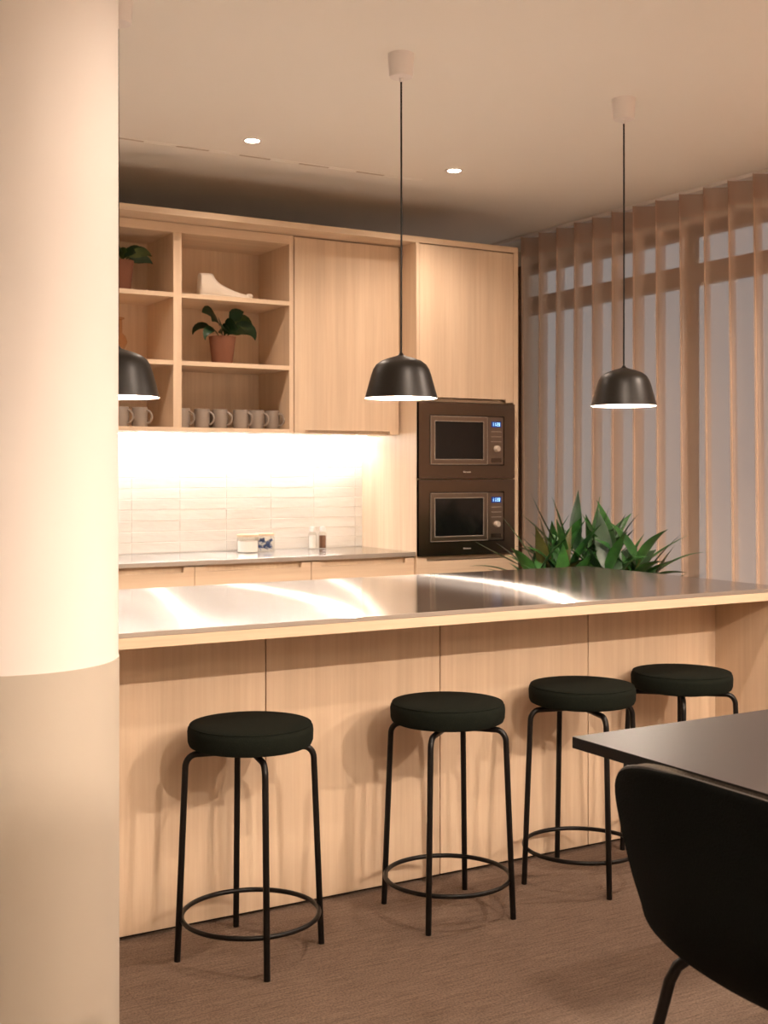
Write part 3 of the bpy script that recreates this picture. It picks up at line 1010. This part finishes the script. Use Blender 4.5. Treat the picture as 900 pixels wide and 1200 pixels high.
# plaster foot sculpture on the upper shelf
bm = new()
FT = [  # x along the foot, half width, top z
    (0.000, 0.022, 0.060), (0.006, 0.034, 0.118), (0.020, 0.040, 0.120), (0.045, 0.041, 0.121), (0.068, 0.040, 0.119), (0.078, 0.041, 0.098),
    (0.100, 0.044, 0.076), (0.135, 0.047, 0.058), (0.175, 0.049, 0.043), (0.215, 0.050, 0.032), (0.245, 0.047, 0.026), (0.262, 0.036, 0.018)]
rings = []
for x, w, zt in FT:
    ring = []
    for k in range(20):
        a = 2 * PI * k / 20
        cy_, cz_ = math.cos(a), math.sin(a)
        yy = w * (abs(cy_) ** 0.75) * (1 if cy_ >= 0 else -1) * (1.0 if cz_ < 0 else 0.92)
        zz_ = zt / 2 + zt / 2 * (abs(cz_) ** 0.6) * (1 if cz_ >= 0 else -1)
        ring.append(bm.verts.new((x, yy, zz_)))
    rings.append(ring)
for a, b_ in zip(rings, rings[1:]):
    for k in range(20):
        bm.faces.new((a[k], a[(k + 1) % 20], b_[(k + 1) % 20], b_[k]))
bm.faces.new(rings[0]); bm.faces.new(list(reversed(rings[-1])))
bmesh.ops.recalc_face_normals(bm, faces=bm.faces)
ft = thing('foot_sculpture', 'white plaster foot cut off above the ankle on the top shelf', 'sculpture', (2.205, 5.535, 2.1445))
obj('foot', bm, M['plaster'], ft, True)
obj('sole_base', box(new(), -0.006, 0.268, -0.046, 0.046, 0.0, 0.012, 0.003), M['plaster'], ft)
for k, (yy, rr) in enumerate(((-0.030, 0.0125), (-0.011, 0.0095), (0.006, 0.009), (0.021, 0.0085), (0.034, 0.0075))):
    b2 = new()
    bmesh.ops.create_uvsphere(b2, u_segments=14, v_segments=10, radius=1)
    bmesh.ops.scale(b2, verts=b2.verts, vec=(rr * 1.5, rr, rr))
    bmesh.ops.translate(b2, verts=b2.verts, vec=(0.254 - k * 0.004, yy, rr + 0.008))
    obj('toe', b2, M['plaster'], ft, True)

# amber glass carafe, left bay
cf = thing('glass_carafe', 'amber glass carafe with round belly on the middle shelf above the left lamp', 'carafe', (1.815, 5.60, 1.8275))
prof = [(0.020, 0.0), (0.036, 0.004), (0.030, 0.030), (0.046, 0.062), (0.058, 0.088), (0.050, 0.115), (0.034, 0.132), (0.033, 0.195), (0.042, 0.200)]
obj('carafe_body', lathe(new(), prof, n=36, cap0=True), M['amber'], cf, True)
obj('rim', tube(new(), [(0.042 * math.cos(2 * PI * k / 32), 0.042 * math.sin(2 * PI * k / 32), 0.200) for k in range(32)], 0.003, 6, closed=True), M['amber'], cf, True)

# mugs
def mug(x, y, z, rz, label):
    t = thing('mug', label, 'mug', (x, y, z), rz, 'grey mugs on the bottom shelf')
    prof = [(0, 0.0), (0.031, 0.0), (0.035, 0.004), (0.0375, 0.030), (0.0375, 0.080), (0.0365, 0.093), (0.0335, 0.093), (0.0345, 0.080), (0.0340, 0.012), (0, 0.010)]
    obj('cup', lathe(new(), prof, n=36), M['mug'], t, True)
    h = []
    for k in range(13):
        a = R(-100 + 200 * k / 12)
        h.append((0.034 + 0.030 * math.cos(a) + (0.002 if 0 < k < 12 else -0.001), 0, 0.048 + 0.030 * math.sin(a)))
    obj('handle', tube(new(), h, 0.0048, 8), M['mug'], t, True)
    return t
first = mug(2.187 - 0.094, 0, 0, 0, '')
spots = [(2.098 + 0.026, 5.535, 'grey mug at the left end of the right bay, half behind the divider'),
         (2.222, 5.53, 'grey mug, second from the left in the right bay'),
         (2.316, 5.53, 'grey mug, third from the left in the right bay'),
         (2.345, 5.66, 'grey mug at the back of the right bay behind the front row'),
         (2.425, 5.515, 'grey mug, third from the right in the right bay front row'),
         (2.520, 5.53, 'grey mug, second from the right in the right bay'),
         (2.596, 5.61, 'grey mug at the right end of the right bay under the closed cabinet side'),
         (1.912, 5.53, 'grey mug nearest the divider in the left bay below the lamp'),
         (1.820, 5.53, 'grey mug next to the column edge in the left bay'),
         (1.728, 5.53, 'grey mug in the left bay mostly hidden by the column')]
spots[6] = (2.5985 - 0.006, 5.53, spots[6][2])
spots[5] = (2.508, 5.53, spots[5][2])
spots[4] = (2.418, 5.515, spots[4][2])
for i, (x, y, lb) in enumerate(spots):
    rz = R(-52)
    if i == 0:
        first.location = (x, y, 1.5155); first['label'] = lb; first.rotation_euler = (0, 0, rz)
    else:
        dup(first, (x, y, 1.5155), lb, rz)

# jars and shakers on the back worktop
def jar(x, y, r, h, label, filling):
    t = thing('lidded_jar', label, 'jar', (x, y, 0.9002), 0, 'small lidded jars on the back worktop')
    prof = [(0, 0.0005), (r - 0.003, 0.0005), (r, 0.004), (r, h - 0.010), (r - 0.004, h)]
    obj('glass_body', lathe(new(), prof, n=32), M['jar'], t, True)
    obj('lid', lathe(new(), [(0, h), (r, h), (r + 0.001, h + 0.002), (r + 0.001, h + 0.011), (r - 0.002, h + 0.013), (0, h + 0.013)], n=32), M['oak_x'], t, True, 'round pale wooden lid')
    if filling == 'white':
        obj('contents', lathe(new(), [(0, 0.002), (r - 0.004, 0.004), (r - 0.004, h * 0.72), (0, h * 0.78)], n=24), M['salt'], t, True, 'white powder')
    else:
        rn = random.Random(3)
        b1, b2 = new(), new()
        for k in range(46):
            a = rn.uniform(0, 2 * PI); rr = (r - 0.015) * math.sqrt(rn.random()); z_ = 0.012 + rn.random() * (h - 0.03)
            bb = b1 if rn.random() < 0.62 else b2
            mtx = Matrix.Translation((rr * math.cos(a), rr * math.sin(a), z_)) @ Matrix.Rotation(rn.uniform(0, 3), 4, (rn.random(), rn.random(), rn.random() + 0.1)) @ Matrix.Diagonal((0.018, 0.013, 0.004, 1))
            bmesh.ops.create_cube(bb, size=1, matrix=mtx)
        obj('contents', b1, M['pod_blue'], t, label='blue wrapped sachets')
        obj('contents', b2, M['pod_white'], t, label='white wrapped sachets')
jar(2.520, 5.66, 0.054, 0.080, 'low glass jar of white powder with a wooden lid', 'white')
jar(2.632, 5.70, 0.050, 0.080, 'low glass jar of blue sachets with a wooden lid', 'blue')
def shaker(x, y, label, mm, full):
    t = thing('spice_shaker', label, 'shaker', (x, y, 0.9002), 0, 'salt and pepper shakers')
    obj('glass_body', lathe(new(), [(0, 0.0005), (0.020, 0.0005), (0.021, 0.004), (0.021, 0.078), (0.014, 0.090)], n=28), M['jar'], t, True)
    obj('contents', lathe(new(), [(0, 0.004), (0.0175, 0.004), (0.0175, full), (0, full + 0.002)], n=24), mm, t, True)
    obj('cap', lathe(new(), [(0.0145, 0.090), (0.0165, 0.092), (0.0165, 0.110), (0.012, 0.117), (0, 0.119)], n=28), M['white'], t, True, 'white shaker cap')
shaker(2.925, 5.74, 'clear salt shaker with white cap, left of the pepper shaker', M['salt'], 0.070)
shaker(2.985, 5.74, 'clear shaker filled with brown pepper near the tall cabinet', M['pepper'], 0.070)

# ------------------------------------------------------------------ curtain
CX = 4.46
tr = obj('curtain_track', box(new(), CX - 0.014, CX + 0.014, -0.4, 6.40, CE - 0.020, CE - 0.0005, 0.002), M['white'])
tag(tr, 'slim white curtain track fixed to the ceiling along the window wall', 'curtain track')
def wave(y, ztop, z):
    """S-fold cloth: x offset at position y; folds relax and wander a little lower down"""
    ph = 2 * PI * (y - 5.93) / 0.1645
    k = (ztop - z) / ztop
    ph += 1.1 * k * math.sin(y * 3.1 + 0.7) + 0.6 * k * math.sin(y * 7.7)
    amp = 0.073 * (1 + 0.12 * math.sin(y * 5.3)) * (1 - 0.10 * k)
    return amp * math.sin(ph), 0.030 * math.sin(2 * ph + 0.4) * (0.6 + 0.4 * k) + 0.012 * math.sin(y * 9.0) * k
def cloth(z0, z1, nz, y0=-0.3, y1=5.975, off=0.0):
    bm = new()
    n = int((y1 - y0) / 0.1645 * 34)
    rows = []
    for i in range(nz + 1):
        z = z1 + (z0 - z1) * i / nz
        row = []
        for j in range(n + 1):
            y = y0 + (y1 - y0) * j / n
            dx, dy = wave(y, 2.70, z)
            row.append(bm.verts.new((CX + dx + off, y + dy, z)))
        rows.append(row)
    for a, b_ in zip(rows, rows[1:]):
        for k in range(n):
            bm.faces.new((a[k], a[k + 1], b_[k + 1], b_[k]))
    return bm
cu = thing('sheer_curtain', 'floor length taupe sheer curtain hanging in even waves before the window', 'curtain', (0, 0, 0))
cl = obj('curtain_cloth', cloth(0.015, 2.592, 60), M['sheer'], cu, True)
hd = obj('heading_band', cloth(2.592, 2.705, 3), M['sheer_head'], cu, True, 'denser folded heading band')
